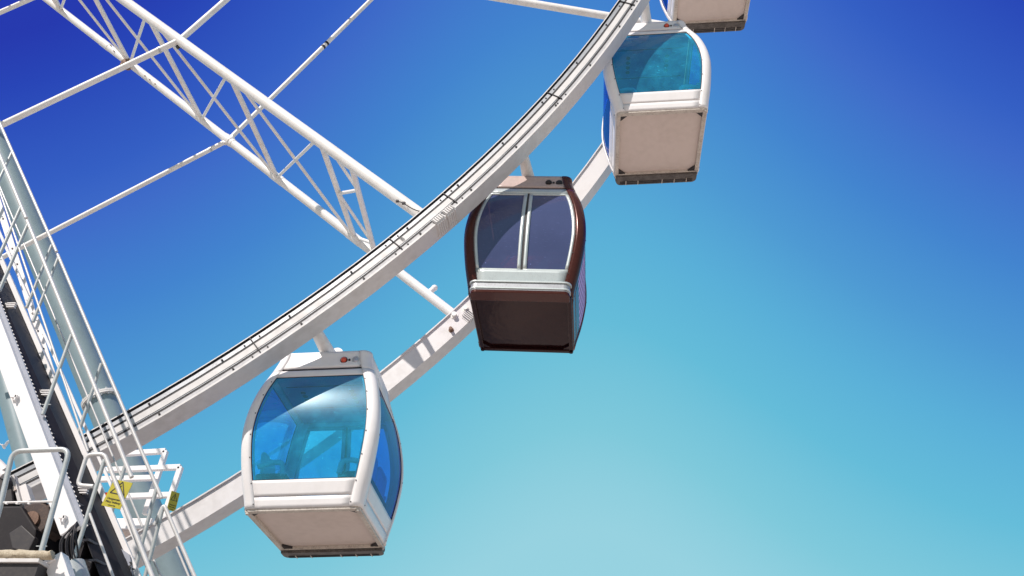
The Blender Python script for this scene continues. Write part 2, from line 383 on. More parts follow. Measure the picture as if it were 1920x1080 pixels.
# rusty clamp where the near rod passes the far chord, bolted sleeve on the far chord
bm = NB(); c = at(238, 121, YCF-.08); d = (pol(1, SPOKE, 0)-pol(0, SPOKE, 0))
cyl(bm, c-d*.07, c+d*.07, .105, 16)
for s in (-1, 1): box(bm, c+Vector((s*.07,-.06,.06*s)), (.05,.06,.05))
wpart('clamp', bm, M['rust'], sp0, smooth=30)
bm = NB(); tube(bm, fillet([c+Vector((-.04,-.1,-.1)), c+Vector((.0,-.12,-.22)), c+Vector((.12,-.1,-.2)), c+Vector((.14,-.08,-.06))], .05), .008, 8); wpart('wire', bm, M['black'], sp0)
for pxy in ((200,83), (430,262), (521,332), (665,446)):
    r_ = rF(*pxy); bm = NB(); cyl(bm, pol(r_-.16, SPOKE, YCF), pol(r_+.16, SPOKE, YCF), .0875, 24); wpart('sleeve', bm, M['tube'], sp0, smooth=40)
for pxy in ((208,86), (214,96), (272,143), (281,150), (291,158)):
    p = at(*pxy, YCF-.083); bm = NB(); cyl(bm, p, p-Vector((0,.02,0)), .014, 8); wpart('bolt', bm, M['rust'], sp0)
# lug on the far chord just above the far rim, and its eye
p = pol(rF(800,553), SPOKE, YCF); bm = NB(); n_up = (pol(1, SPOKE+90, 0)-pol(0, SPOKE+90, 0))
cyl(bm, p+n_up*.04, p+n_up*.17, .05, 14); dome(bm, p+n_up*.17, .055, n_up); wpart('lug', bm, M['tube'], sp0, smooth=40)
# cable clipped to the near chord beside the rim
pts = [at(745,377,YCN-.10), at(757,381,YCN-.12), at(770,390,YCN-.12), at(784,396,YCN-.10), at(800,395,YCN-.02)]
bm = NB(); tube(bm, fillet(pts, .1), .007, 8); box(bm, pts[0], (.04,.03,.03)); box(bm, pts[1], (.05,.03,.035)); wpart('cable', bm, M['black'], sp0)
# hub drum
bm = NB(); cyl(bm, HUB-Vector((0,1.9,0)), HUB+Vector((0,1.9,0)), .9, 40); cyl(bm, HUB-Vector((0,2.6,0)), HUB+Vector((0,2.6,0)), .45, 32)
wpart('hub', bm, M['white'], smooth=40)
# maker's mark on the track
def text(s, size, M4, mat, name, root=None, thick=.0015):
    cu = bpy.data.curves.new(name, 'FONT'); cu.body = s; cu.size = size; cu.extrude = thick; cu.align_x = 'CENTER'; cu.align_y = 'CENTER'
    tmp = bpy.data.objects.new('tmp', cu); COL.objects.link(tmp)
    me = bpy.data.meshes.new_from_object(tmp.evaluated_get(bpy.context.evaluated_depsgraph_get())); bpy.data.objects.remove(tmp)
    me.transform(M4); me.materials.clear(); me.materials.append(mat)
    o = bpy.data.objects.new(name, me); COL.objects.link(o)
    if root: o.parent = root
    return o
def faceM(p, ux, uy):
    """matrix whose x runs along ux and whose y runs along uy"""
    ux = Vector(ux).normalized(); uy = Vector(uy).normalized(); z = ux.cross(uy)
    return Matrix.Translation(p) @ Matrix((ux, uy, z)).transposed().to_4x4()
a, r_ = ang(757, 451, YN); rad = pol(1, a, 0)-pol(0, a, 0)
o = text('083', .062, faceM(pol(RU+.16, a, YN-.0115), rad, (-rad.z*-1, 0, rad.x*-1) if False else (rad.z*-1, 0, rad.x)), M['ink'], 'lettering'); o.parent = rimN

# ------------------------------------------------------------------ gondolas
H = 2.233
PROF = [(0,.0), (.12,.022), (.40,.080), (.70,.125), (.95,.146), (1.2,.137), (1.45,.101), (1.65,.055), (1.83,-.003), (1.95,-.043), (2.12,-.090), (H,-.105)]
def bul(z):
    for (a, b), (c, d) in zip(PROF, PROF[1:]):
        if z <= c:
            t = (z-a)/(c-a); t = max(0, t)
            # smooth through the table
            i = PROF.index((a, b)); m0 = (d-PROF[i-1][1])/(c-PROF[i-1][0]) if i else (d-b)/(c-a)
            m1 = (PROF[i+2][1]-b)/(PROF[i+2][0]-a) if i+2 < len(PROF) else (d-b)/(c-a)
            h = c-a; return (2*t**3-3*t*t+1)*b + (t**3-2*t*t+t)*h*m0 + (-2*t**3+3*t*t)*d + (t**3-t*t)*h*m1
    return PROF[-1][1]
HW, HD, RC, FP = .7225, .7925, .095, .045     # half width, half depth, corner radius, flat part of a post
def S(face, s, z, off=0):
    """point of the shell: s runs metres along the face from its middle, off is outward"""
    e = bul(z)
    hw, hd = HW+e+off, HD+e+off
    return {0: Vector((s, -hd, z)), 1: Vector((hw, s, z)), 2: Vector((-s, hd, z)), 3: Vector((-hw, -s, z))}[face]
def half(face, z): return (HW if face % 2 == 0 else HD) + bul(z)
def grid(bm, fn, us, zs, mi=0):
    V = [[bm.verts.new(fn(u, z)) for u in us] for z in zs]
    for i in range(len(zs)-1):
        for k in range(len(us)-1):
            f = bm.faces.new((V[i][k], V[i][k+1], V[i+1][k+1], V[i+1][k])); f.material_index = mi
def lin_(a, b, n): return [a+(b-a)*k/n for k in range(n+1)]
def post_bm(k, z0, z1, n=26, off=0, fp=FP):
    bm = NB()
    def fn(u, z):
        # u: 0..1 flat of face k, 1..2 arc, 2..3 flat of face k+1
        e = bul(z)
        if u <= 1: return S(k, half(k, z)-RC-fp*(1-u), z, off)
        if u >= 2: return S((k+1) % 4, -(half(k+1, z)-RC)+fp*(u-2), z, off)
        a = S(k, half(k, z)-RC, z, off); b = S((k+1) % 4, -(half(k+1, z)-RC), z, off)
        na = (S(k, 0, z, 1)-S(k, 0, z, 0)); nb = (S((k+1) % 4, 0, z, 1)-S((k+1) % 4, 0, z, 0))
        c = a-na*(RC+off); th = (u-1)*math.pi/2
        return c + na*(RC+off)*math.cos(th) + nb*(RC+off)*math.sin(th)
    grid(bm, fn, [0, 1]+[1+j/8 for j in range(1, 8)]+[2, 3], lin_(z0, z1, n))
    return bm
def panel_bm(face, z0, z1, n, off=0, inner=RC+FP, m=10):
    bm = NB(); grid(bm, lambda u, z: S(face, u*(half(face, z)-inner), z, off), lin_(-1, 1, m), lin_(z0, z1, n)); return bm
def gondola(name, st):
    """st: dict of materials; the door side is +y"""
    root = empty(name)
    P = lambda n, bm, m, parent=None, **k: obj(n, bm, m, parent or root, **k)
    Z0, Z1, ZR = .335, 1.81, 1.915
    for k in range(4):
        mt = st['post'] if k != st.get('odd', -1) else st['post2']
        o = P('corner_post', post_bm(k, 0, ZR, 34, .012), mt, smooth=40, solid=.045)
        c = P('post_cap', post_bm(k, ZR+.002, H, 10, .013), st['cap'], smooth=40, solid=.03)
        if 'cap_label' in st: tag(c, st['cap_label'])
        # rivets up the post
        for z in (.05, .30, .62, .92, 1.22, 1.5, 1.72):
            for fc, sg in ((k, 1), ((k+1) % 4, -1)):
                q = S(fc, sg*(half(fc, z)-RC-.035), z, .012); nn = S(fc, 0, z, 1)-S(fc, 0, z)
                if z not in (.05, .92, 1.5) and fc % 2: continue
                bm = NB(); cyl(bm, q, q+nn*.005, .0085, 8); P('rivet', bm, M['dark'], o)
    for f in range(4):
        door = (f == 2)
        low = st['low'] if not door else M['alu']
        bm = panel_bm(f, .142, Z0 if not door else Z0+.01, 5, .004); P('lower_panel', bm, low, smooth=40, solid=.03)
        bm = panel_bm(f, 0.0, .134, 3, .004); P('skirt', bm, low, smooth=40, solid=.03)
        P('header', panel_bm(f, Z1, ZR, 3, .004), M['alu'] if door and st['alu_header'] else st['head'], smooth=40, solid=.03)
        bm = panel_bm(f, ZR, ZR+.055, 2, -.035); P('groove', bm, M['dark'], solid=.01)
        rf = P('roof_side', panel_bm(f, ZR+.045, H, 6, .006), st['roof'], smooth=40, solid=.03)
        # glass in a dark seal
        def seal_ring(bm, s0, s1, za, zb, wd, off):
            """frame between fractions s0..s1 of the face"""
            fn = lambda u, z: S(f, u, z, off)
            def q(z, s): return s*(half(f, z)-RC-FP)
            for zz in ((za, za+wd), (zb-wd, zb)):
                grid(bm, lambda u, z: fn(q(z, s0)+(q(z, s1)-q(z, s0))*u, z), lin_(0, 1, 10), lin_(*zz, 2))
            grid(bm, lambda u, z: fn(q(z, s0)+wd*u, z), (0, 1), lin_(za+wd, zb-wd, 20))
            grid(bm, lambda u, z: fn(q(z, s1)-wd*u, z), (1, 0), lin_(za+wd, zb-wd, 20))
        gm = st['glass_side'] if f % 2 else st['glass']
        if f % 2 and st.get('slat'):
            sd_ = st['slat']
            o = P('side_panel', panel_bm(f, Z0, Z1, 22, -.006, m=16), sd_, smooth=40, solid=.02)
            for j in range(-4, 5):
                bm = NB(); grid(bm, lambda u, z: S(f, j*.21*half(f, z)/1.0+u*.012, z, -.002), (-.5, .5), lin_(Z0, Z1, 22)); P('slat_joint', bm, M['dark'], o, solid=.003)
            continue
        if not door:
            gl = P('window', panel_bm(f, Z0, Z1, 22, -.012, m=14), gm, smooth=60)
            bm = NB(); seal_ring(bm, -1, 1, Z0, Z1, .011, -.006); P('seal', bm, M['black'], gl, solid=.01)
            for sgn in (-1, 1):   # bright liner on the inner edge of the posts
                bm = NB(); grid(bm, lambda u, z: S(f, sgn*(half(f, z)-RC-FP-.012-u*.02), z, -.035-u*.01), (0, 1) if sgn > 0 else (1, 0), lin_(Z0, Z1, 20)); P('liner', bm, M['alu'], gl, solid=.01)
        else:
            for s0, s1 in ((-1, -.025), (.025, 1)):
                bm = NB(); seal_ring(bm, s0, s1, Z0-.02, Z1+.01, .050, -.004)
                leaf = P('door', bm, M['alu'], smooth=30, solid=.03)
                bm = NB(); grid(bm, lambda u, z: S(f, (s0+(s1-s0)*u)*(half(f, z)-RC-FP), z, -.02), lin_(.02, .98, 10), lin_(Z0, Z1-.01, 22)); P('pane', bm, gm, leaf, smooth=60)
            bm = NB(); grid(bm, lambda u, z: S(f, u*.022, z, -.012), (-1, 1), lin_(Z0-.02, Z1+.01, 20)); P('door_gap', bm, M['dark'], solid=.01)
    # roof sheet, ceiling, floor
    hw, hd = HW+bul(H), HD+bul(H)
    bm = NB(); box(bm, (0,0,H-.012), (2*hw-.03, 2*hd-.03, .03)); box(bm, (0,0,H+.02), (.9,1.0,.05)); P('roof', bm, st['roof'], bevel=.012)
    bm = NB(); box(bm, (0,0,1.87), (2*HW-.16, 2*HD-.16, .03)); cl = P('ceiling', bm, M['ceiling'] if st['white'] else M['dark'])
    if st['white']:
        for sx in (-.38, .30):
            for j in range(4):
                bm = NB(); cyl(bm, (sx, -.25+j*.11, 1.856), (sx, -.25+j*.11, 1.848), .036, 16); P('vent', bm, M['dark'], cl)
        for j in (-.42, .22):
            bm = NB(); box(bm, (0, j, 1.852), (2*HW-.3, .012, .006)); P('joint', bm, M['dark'], cl)
    # floor tray seen from below
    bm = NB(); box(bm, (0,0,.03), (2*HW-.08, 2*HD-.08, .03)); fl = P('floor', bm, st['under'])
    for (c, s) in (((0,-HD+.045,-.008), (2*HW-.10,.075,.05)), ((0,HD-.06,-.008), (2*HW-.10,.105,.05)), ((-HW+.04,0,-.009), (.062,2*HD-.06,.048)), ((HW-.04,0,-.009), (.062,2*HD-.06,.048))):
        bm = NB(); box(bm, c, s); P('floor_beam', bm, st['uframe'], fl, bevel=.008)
    for sx in (-1, 1):
        for sy in (-1, 1):
            bm = NB(); x0, y0 = sx*(HW-.068), sy*(HD-(.112 if sy > 0 else .082))
            vs_ = [Vector((x0, y0, 0)), Vector((x0-sx*.12, y0, 0)), Vector((x0, y0-sy*.12, 0))]
            lo = [bm.verts.new(v+Vector((0,0,-.018))) for v in vs_]; hi = [bm.verts.new(v+Vector((0,0,.012))) for v in vs_]
            bm.faces.new(lo); bm.faces.new(hi[::-1])
            for q in range(3): bm.faces.new((lo[q], lo[(q+1)%3], hi[(q+1)%3], hi[q]))
            P('gusset', bm, M['dark'] if st['white'] else st['uframe'], fl)
            bm = NB(); cyl(bm, (sx*(HW-.045), sy*(HD-.055), -.032), (sx*(HW-.045), sy*(HD-.055), -.050), .030, 14); cyl(bm, (sx*(HW-.045), sy*(HD-.055), -.05), (sx*(HW-.045), sy*(HD-.055), -.056), .012, 8)
            P('foot', bm, st['uframe'], fl, smooth=30)
    # rounded threshold in front of the doors
    def slab(z0, z1, wx, ext, r):
        pts = [(-wx, HD-.10)]
        for j in range(7): th = math.pi - j*math.pi/12; pts.append((-wx+r+r*math.cos(th), HD+ext-r+r*math.sin(th)))
        for j in range(7): th = math.pi/2 - j*math.pi/12; pts.append((wx-r+r*math.cos(th), HD+ext-r+r*math.sin(th)))
        pts.append((wx, HD-.10))
        b_ = NB(); lo = [b_.verts.new((x, y, z0)) for x, y in pts]; hi = [b_.verts.new((x, y, z1)) for x, y in pts]
        b_.faces.new(lo[::-1]); b_.faces.new(hi)
        for q in range(len(pts)): b_.faces.new((lo[q], lo[(q+1)%len(pts)], hi[(q+1)%len(pts)], hi[q]))
        return b_
    th_ = P('threshold', slab(-.075, -.035, HW-.03, .12, .09), st['grille'], bevel=.006)
    P('threshold_edge', slab(-.033, .09, HW-.03, .118, .085) if not st['white'] else slab(-.033, .02, HW-.02, .13, .095), M['steel'] if not st['white'] else st['edge'], bevel=.006)
    if not st['white']: P('threshold_lip', slab(-.012, .012, HW-.02, .13, .09), st['edge'], bevel=.004)
    P('threshold_lip', slab(.092, .118, HW-.01, .135, .095) if not st['white'] else slab(.045, .075, HW-.01, .125, .09), st['edge'], bevel=.006)
    if st['white']:
        for j in range(6):
            x = -.52+j*.208
            if j in (2,): continue
            bm = NB(); box(bm, (x, HD+.06, -.079), (.012, .10, .012)); P('rib', bm, st['uframe'], th_)
        for y in (HD+.035, HD+.075):
            bm = NB(); box(bm, (0, y, -.078), (2*HW-.2, .012, .010)); P('rib', bm, M['black'], th_)
    # seats along both sides
    for sx in (-1, 1):
        bm = NB(); box(bm, (sx*.53, 0, .50), (.40, 1.2, .09)); box(bm, (sx*.52, 0, .24), (.10, .9, .36))
        s_ = P('seat', bm, M['seat_dark'], bevel=.03)
        for j in (-1, 1):
            bm = NB(); pts = [(sx*.66, j*.30-.24, .52), (sx*.70, j*.30-.22, .86), (sx*.70, j*.30+.22, .86), (sx*.66, j*.30+.24, .52)]
            tube(bm, fillet(pts, .08), .028, 10); box(bm, (sx*.685, j*.30, .70), (.03, .42, .28)); P('backrest', bm, M['seat'], s_, smooth=50)
        for yy in (-.62, .0, .62):
            bm = NB(); tube(bm, fillet([(sx*.70, yy, .62), (sx*.50, yy, .68), (sx*.38, yy, .66), (sx*.36, yy, .50)], .06), .035, 10); P('armrest', bm, M['seat'], s_, smooth=50)
    # console pillar in the middle of the near window
    # lamps on the roof sides
    for sg in (-1, 1):
        zl = 2.075
        def rp_(x, zz=zl, o=.006): return Vector((x*(-sg), sg*(HD+bul(zz)+o), zz))
        nn = Vector((0, sg, 0))
        bm = NB(); q = rp_(.28); cyl(bm, q, q+nn*.012, .050, 20); P('lamp_base', bm, M['black'], smooth=30)
        bm = NB(); dome(bm, q+nn*.012, .040, nn, 1.1); o = P('marker_lamp', bm, st['lamp'], smooth=60)
        bm = NB(); q = rp_(.355); cyl(bm, q, q+nn*.012, .017, 12); P('button', bm, M['black'], smooth=30)
        bm = NB(); q = rp_(.44); cyl(bm, q, q+nn*.010, .052, 20); lb = P('lamp_ring', bm, M['galv'] if st['white'] else M['black'], smooth=30)
        bm = NB(); dome(bm, q+nn*.010, .040, nn, .35); P('lens', bm, st['lamp2'], lb, smooth=60)
        for x in (.52,):
            for zz in (1.97, 2.17):
                bm = NB(); q = rp_(x, zz); cyl(bm, q, q+nn*.004, .008, 8); P('rivet', bm, M['dark'])
    # hanger yoke over the roof
    bm = NB()
    for sy in (-.12, .12):
        V = [(-.17, sy, H+.0), (.17, sy, H+.0), (.075, sy, H+.34), (-.075, sy, H+.34)]
        lo = [bm.verts.new((x, y-.018, z)) for x, y, z in V]; hi = [bm.verts.new((x, y+.018, z)) for x, y, z in V]
        bm.faces.new(lo); bm.faces.new(hi[::-1])
        for q in range(4): bm.faces.new((lo[q], lo[(q+1)%4], hi[(q+1)%4], hi[q]))
    cyl(bm, (0,-.19,H+.27), (0,.19,H+.27), .095, 20); box(bm, (0,0,H+.12), (.10,.22,.24)); box(bm, (0,0,H+.055), (.46,.52,.05))
    hg = P('hanger', bm, M['white'], smooth=30, bevel=.006)
    bm = NB(); tube(bm, fillet([(-.08,-.20,H+.30), (-.13,-.26,H+.16), (-.22,-.3,H+.06), (-.2,-.32,H-.0)], .08), .007, 8); P('cable', bm, M['black'], hg)
    return root
WHITE = dict(post=M['white'], low=M['white'], head=M['white'], cap=M['white'], roof=M['white'], alu_header=False, glass=M['glass_blue'], glass_side=M['glass_side'],
             under=M['under'], uframe=M['under_frame'], grille=M['grille'], edge=M['grille'], lamp=M['amber'], lamp2=M['clear'], white=True)
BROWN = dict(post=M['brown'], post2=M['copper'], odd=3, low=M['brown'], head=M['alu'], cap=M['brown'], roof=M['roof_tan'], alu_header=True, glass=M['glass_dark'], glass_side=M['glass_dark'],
             slat=M['lilac'], under=M['brown_panel'], uframe=M['brown_panel'], grille=M['brown'], edge=M['alu'], lamp=M['black'], lamp2=M['black'], white=False)
def copy_tree(o, parent=None):
    c = o.copy(); COL.objects.link(c); c.parent = parent
    for ch in list(o.children): copy_tree(ch, c)
    return c
HANG = 2.372; YMID = 10.057+.7925
def place(o, a, ry, flip=False):
    piv = pol(RL, a, YMID); t = R(ry)
    o.location = piv + Vector((-math.sin(t)*HANG, 0, -math.cos(t)*HANG)); o.rotation_mode = 'XYZ'
    if flip: o.rotation_euler = (0, t, math.pi); o.rotation_euler = (Matrix.Rotation(t, 3, 'Y') @ Matrix.Rotation(math.pi, 3, 'Z')).to_euler()
    else: o.rotation_euler = (0, t, 0)
A1, DA = 42.477, 11.63
GR = 'gondolas hanging between the two rims'
g1 = gondola('gondola', WHITE); place(g1, A1-.068, -1.63); g1.location += Vector((-.022, 0, .03))
tag(g1, 'lowest white gondola with blue curved windows, largest and nearest the bottom edge', 'gondola', GR)
g3 = copy_tree(g1); place(g3, A1+2*DA-.071, -1.371)
tag(g3, 'white gondola with beige underside, just above and right of the brown gondola', 'gondola', GR)
g4 = copy_tree(g1); place(g4, A1+3*DA, -1.2)
tag(g4, 'white gondola cut off by the top edge, only its beige underside and threshold showing', 'gondola', GR)
g2 = gondola('gondola', BROWN); place(g2, A1+DA+.139, 3.0, True)
tag(g2, 'dark brown gondola with double glass doors and lilac striped side, the only brown one', 'gondola', GR)

# ------------------------------------------------------------------ supporting legs behind the wheel
def leg(name, a, b, r, label, flange=None):
    root = empty(name, b)
    def P(n, bm, m, parent=None, **k):
        o = obj(n, bm, m, root, **k); o.matrix_parent_inverse = root.matrix_basis.inverted()
        if parent: reparent(o, parent)
        return o
    bm = NB(); cyl(bm, a, b, r, 48); P('pipe', bm, M['leg'], smooth=40)
    if flange is not None:
        d = (b-a).normalized(); c = a+d*((flange-a).dot(d)); bm = NB()
        cyl(bm, c-d*.035, c-d*.004, r*1.24, 40); cyl(bm, c+d*.004, c+d*.035, r*1.24, 40)
        fl = P('flange', bm, M['tube'], smooth=30)
        F3 = frame(d)
        for k in range(16):
            q = c + F3 @ Vector((math.cos(k*math.pi/8), math.sin(k*math.pi/8), 0))*r*1.13
            bm = NB(); cyl(bm, q-d*.075, q+d*.075, .02, 6); P('bolt', bm, M['galv'], fl)
    bm = NB(); d = (b-a).normalized(); cyl(bm, b-d*.03, b+d*.03, r*1.5, 40); P('base_plate', bm, M['tube'], smooth=30)
    tag(root, label, 'support leg', 'support legs of the wheel'); return root
hubF = Vector((XC, 13.1, ZC))
A = at(53, 420, 14.0); B = at(147, 640, 14.25); C_ = at(212, 790, 14.4)
ft = at(324, 1080, 14.9)
dd = (ft-A).normalized(); top = A - dd*12; foot = ft + dd*((-2.3-ft.z)/dd.z)
leg('support_leg', top, foot, .285, 'thick pale pipe leg with a bolted flange, behind the stair railings', flange=at(190, 745, 14.4))
A = at(-8, 640, 13.6); B = at(62, 900, 13.6); dd = (B-A).normalized()
leg('support_leg', A-dd*12, B+dd*((-2.3-B.z)/dd.z), .20, 'slimmer pale pipe leg at the left edge, partly hidden by the wide stair beam')

# ------------------------------------------------------------------ access stair in front of the near rim
YA, YB = 8.15, 8.92
sA0, sA1 = at(18, 684, YA), at(130, 985, YA); sd_ = (sA1-sA0).normalized()
sB0, sB1 = at(66, 640, YB), at(160, 858, YB); sdB = (sB1-sB0).normalized()
def onA(z): return sA0 + sd_*((z-sA0.z)/sd_.z)
def onB(z): return sB0 + sdB*((z-sB0.z)/sdB.z)
stair = empty('access_stair', onA(-2.3))
tag(stair, 'steep steel service stair with dark steps and grey tube railings, leaning across the left edge', 'stair')
def SP(n, bm, m, parent=None, **k):
    o = obj(n, bm, m, stair, **k); o.matrix_parent_inverse = stair.matrix_basis.inverted()
    if parent: reparent(o, parent)
    return o
ztop, zbot = at(-60, 480, YA).z+1.5, -2.3
bm = NB(); beam(bm, onA(ztop), sA1+sd_*.08, .185, .10); st1 = SP('stringer', bm, M['white'], bevel=.006)
tag(st1, 'wide pale box beam on the outer side')
bm = NB(); beam(bm, onA(ztop)+Vector((-.103,.02,0)), sA1+sd_*.02+Vector((-.103,.02,0)), .016, .05); SP('gap', bm, M['dark'], st1)
bm = NB(); beam(bm, onA(ztop)+Vector((-.118,.02,0)), sA1+sd_*.02+Vector((-.118,.02,0)), .014, .06); SP('flange', bm, M['rim'], st1)
bm = NB(); beam(bm, onB(ztop), onB(zbot), .085, .05); SP('stringer', bm, M['white'], bevel=.004)
bm = NB(); beam(bm, onB(ztop)+Vector((.14,.07,0)), onB(zbot)+Vector((.14,.07,0)), .03, .03); SP('conduit', bm, M['white'])
# perforated plate beside the inner stringer
p0, p1 = at(-14, 345, 9.1), at(99, 707, 9.1)
bm = NB(); beam(bm, p0, p1, .085, .02); pp = SP('cable_tray', bm, M['white'])
for t_ in range(12):
    q = p0.lerp(p1, (t_+.5)/12); bm = NB(); cyl(bm, q-Vector((0,.02,0)), q-Vector((0,.010,0)), .012, 8); SP('bolt', bm, M['dark'], pp)
# saw-toothed side plate and the folded steps
z = zbot; k = 0
slope = sd_.x/sd_.z
while z < ztop-.2:
    a, b = onA(z+.10), onB(z+.10); xa, xb = a.x+.15, b.x-.03
    bm = NB()
    ya, yb = YA+.07, YB-.035
    run = -slope*.20
    for (x0, x1, z0, z1) in ((0, run+.03, .0, -.012), (run+.0, run+.012, .0, -.20)):
        V = [(xa-x1*0, ya), (xb, yb)]
        c = [Vector((xa-(run-x0)+0*0, ya, z+z0)), Vector((xa-(run-x1), ya, z+z0)), Vector((xa-(run-x1), ya, z+z1)), Vector((xa-(run-x0), ya, z+z1))]
        e = [Vector((xb-(run-x0), yb, z+z0)), Vector((xb-(run-x1), yb, z+z0)), Vector((xb-(run-x1), yb, z+z1)), Vector((xb-(run-x0), yb, z+z1))]
        A_ = [bm.verts.new(v) for v in c]; B_ = [bm.verts.new(v) for v in e]
        bm.faces.new(A_); bm.faces.new(B_[::-1])
        for q in range(4): bm.faces.new((A_[q], A_[(q+1)%4], B_[(q+1)%4], B_[q]))
    SP('step', bm, M['soot'])
    z += .20; k += 1
def soffit(e0, e1, off, mat, name, parent=None, th=.01):
    bm = NB(); V = []
    for z_, k_ in ((ztop, 0), (zbot, 0)):
        a_, b_ = onA(z_), onB(z_); V.append((a_+Vector((e0, .06, 0)), b_+Vector((e1, -.03, 0))))
    (a1, b1), (a2, b2) = V; up_ = Vector((0, 0, th))
    lo = [bm.verts.new(v) for v in (a1, b1, b2, a2)]; hi = [bm.verts.new(v+up_) for v in (a1, b1, b2, a2)]
    bm.faces.new(lo); bm.faces.new(hi[::-1])
    for q in range(4): bm.faces.new((lo[q], lo[(q+1)%4], hi[(q+1)%4], hi[q]))
    return SP(name, bm, mat, parent)
sf = soffit(.09, -.02, 0, M['soot'], 'soffit')
bm = NB(); zz = zbot
while zz < ztop-.1:
    a_, b_ = onA(zz)+Vector((.09, .06, -.012)), onB(zz)+Vector((-.055, -.06, -.012))
    beam(bm, a_, b_, .09, .022, Vector((0,0,1)))
    zz += .2
SP('rib', bm, paint('worn step edge', (.12,.11,.125), .5, dirt=(.03,.03,.03), amount=.7, scale=6), sf)
# narrow white serrated strip along the outer ends of the steps
bm = NB(); zz = at(152,985,YA).z
while zz < ztop-.2:
    a = onA(zz); run = -slope*.05
    poly = [(a.x+.135, zz), (a.x+.150, zz), (a.x+.161, zz+.02), (a.x+.150-run, zz+.05), (a.x+.135-run, zz+.05)]
    lo = [bm.verts.new((x, YA+.052, z_)) for x, z_ in poly]; hi = [bm.verts.new((x, YA+.058, z_)) for x, z_ in poly]
    bm.faces.new(lo); bm.faces.new(hi[::-1])
    for q in range(5): bm.faces.new((lo[q], lo[(q+1)%5], hi[(q+1)%5], hi[q]))
    zz += .05
SP('serrated_edge', bm, M['white'])
bm = NB(); beam(bm, onA(ztop)+Vector((.125,.04,0)), sA1+Vector((.125,.04,0)), .06, .02); SP('side_plate', bm, M['plate'])
# slotted brackets under the steps
for px, py in ((20,573), (84,737), (154,920)):
    c = at(px, py, YA+.25); bm = NB()
    for j in range(3): box(bm, c+Vector((0,0,(j-1)*.028)), (.125,.04,.012))
    box(bm, c+Vector((-.055,0,0)), (.02,.04,.07)); SP('bracket', bm, M['white'])
for px, py in ((28,744), (118,970)):
    c = at(px, py, YA-.07); bm = NB(); box(bm, c, (.07,.05,.03)); box(bm, c+Vector((.02,-.0,-.02)), (.015,.05,.06)); SP('lug', bm, M['white'], st1)
# handrails: outer-side rail on plane YA, rim-side rail on plane YB
rA = lambda px, py: at(px, py, YA)
rB = lambda px, py: at(px, py, YB)
def rail(pts, r, label=None, m=None, name='handrail', fr=.06):
    bm = NB(); tube(bm, fillet(pts, fr), r, 16); return SP(name, bm, m or M['galv'], smooth=50)
RG = M['galv_l'] = paint('pale galvanised rail', (.66,.64,.62), .36, metal=.15, dirt=(.34,.34,.34), amount=.45, scale=9)
def slopeline(f, a, b, t): return f(a[0]+(b[0]-a[0])*t, a[1]+(b[1]-a[1])*t)
rail([rA(-60,148), rA(49,409)], .022, m=RG); rail([rA(51,414), rA(247,895)], .022, m=RG)
rail([rB(-60,96), rB(106,472)], .021, m=RG); rail([rB(108,477), rB(303,934)], .021, m=RG)
rail([rB(-40,255), rB(206,843), rB(267,988)], .011, m=RG, name='mid_rail')
rail([rA(-10,330), rA(165,846)], .012, m=RG, name='mid_rail')
# lower flight
rail([rA(175,912), rA(145,910), rA(163,853), rA(196,851), rA(290,1092), rA(420,1420)], .022, m=RG)
rail([rB(290,985), rB(307,945), rB(420,1210), rB(520,1445)], .021, m=RG)
rail([rA(168,963), rA(222,1108), rA(300,1310)], .014, m=RG, name='mid_rail')
rail([rB(288,1050), rB(345,1180), rB(420,1360)], .012, m=RG, name='mid_rail')
rail([rB(331,1026), rB(400,1190), rB(470,1360)], .012, m=RG, name='mid_rail')
def post(p, ln, r=.021, m=None):
    bm = NB(); cyl(bm, p+Vector((0,0,-.0)), p+Vector((0,0,-ln)), r, 16); o = SP('post', bm, m or M['galv'], smooth=50)
    bm = NB(); q = p+Vector((0,0,-ln+.12)); box(bm, q, (.10,.012,.006)); SP('wire_tie', bm, M['galv'], o)
for px, py, l_ in ((-18,250,.95), (39,388,.95), (52,421,1.0), (134,628,1.0)): post(rA(px, py), l_)
post(rB(235, 872), .95)
for px, py, l_ in ((23,285,1.0), (97,460,1.0), (109,484,1.0), (190,682,1.0), (294,914,1.05), (306,950,1.1)): post(rB(px, py), l_)
post(rA(196,862), 1.15)

# ------------------------------------------------------------------ grey hoop railing of the loading platform
def root_at(name, loc): return empty(name, loc)
def under(root):
    def P(n, bm, m, parent=None, **k):
        o = obj(n, bm, m, root, **k); o.matrix_parent_inverse = root.matrix_basis.inverted()
        if parent: reparent(o, parent)
        return o
    return P
YH = 7.5
hoop = root_at('platform_railing', at(75, 1035, YH)); P = under(hoop)
bm = NB(); tube(bm, fillet([at(-45,1090,YH), at(-2,960,YH), at(24,846,YH), at(131,842,YH), at(76,1040,YH)], .10), .025, 18); P('hoop', bm, M['galv'], smooth=50)
bm = NB(); cyl(bm, at(-20,943,YH), at(104,940,YH), .010, 12); P('cross_bar', bm, RG, smooth=50)
for px in (12, 32, 54):
    bm = NB(); p = at(px, 944, YH-.005); box(bm, p, (.02,.02,.012)); P('bolt', bm, M['white'])
bm = NB(); p = at(78, 1024, YH); box(bm, p, (.10,.012,.006)); P('wire_tie', bm, M['galv'])
tag(hoop, 'grey bent tube hoop rail standing on the platform at the left edge', 'railing')

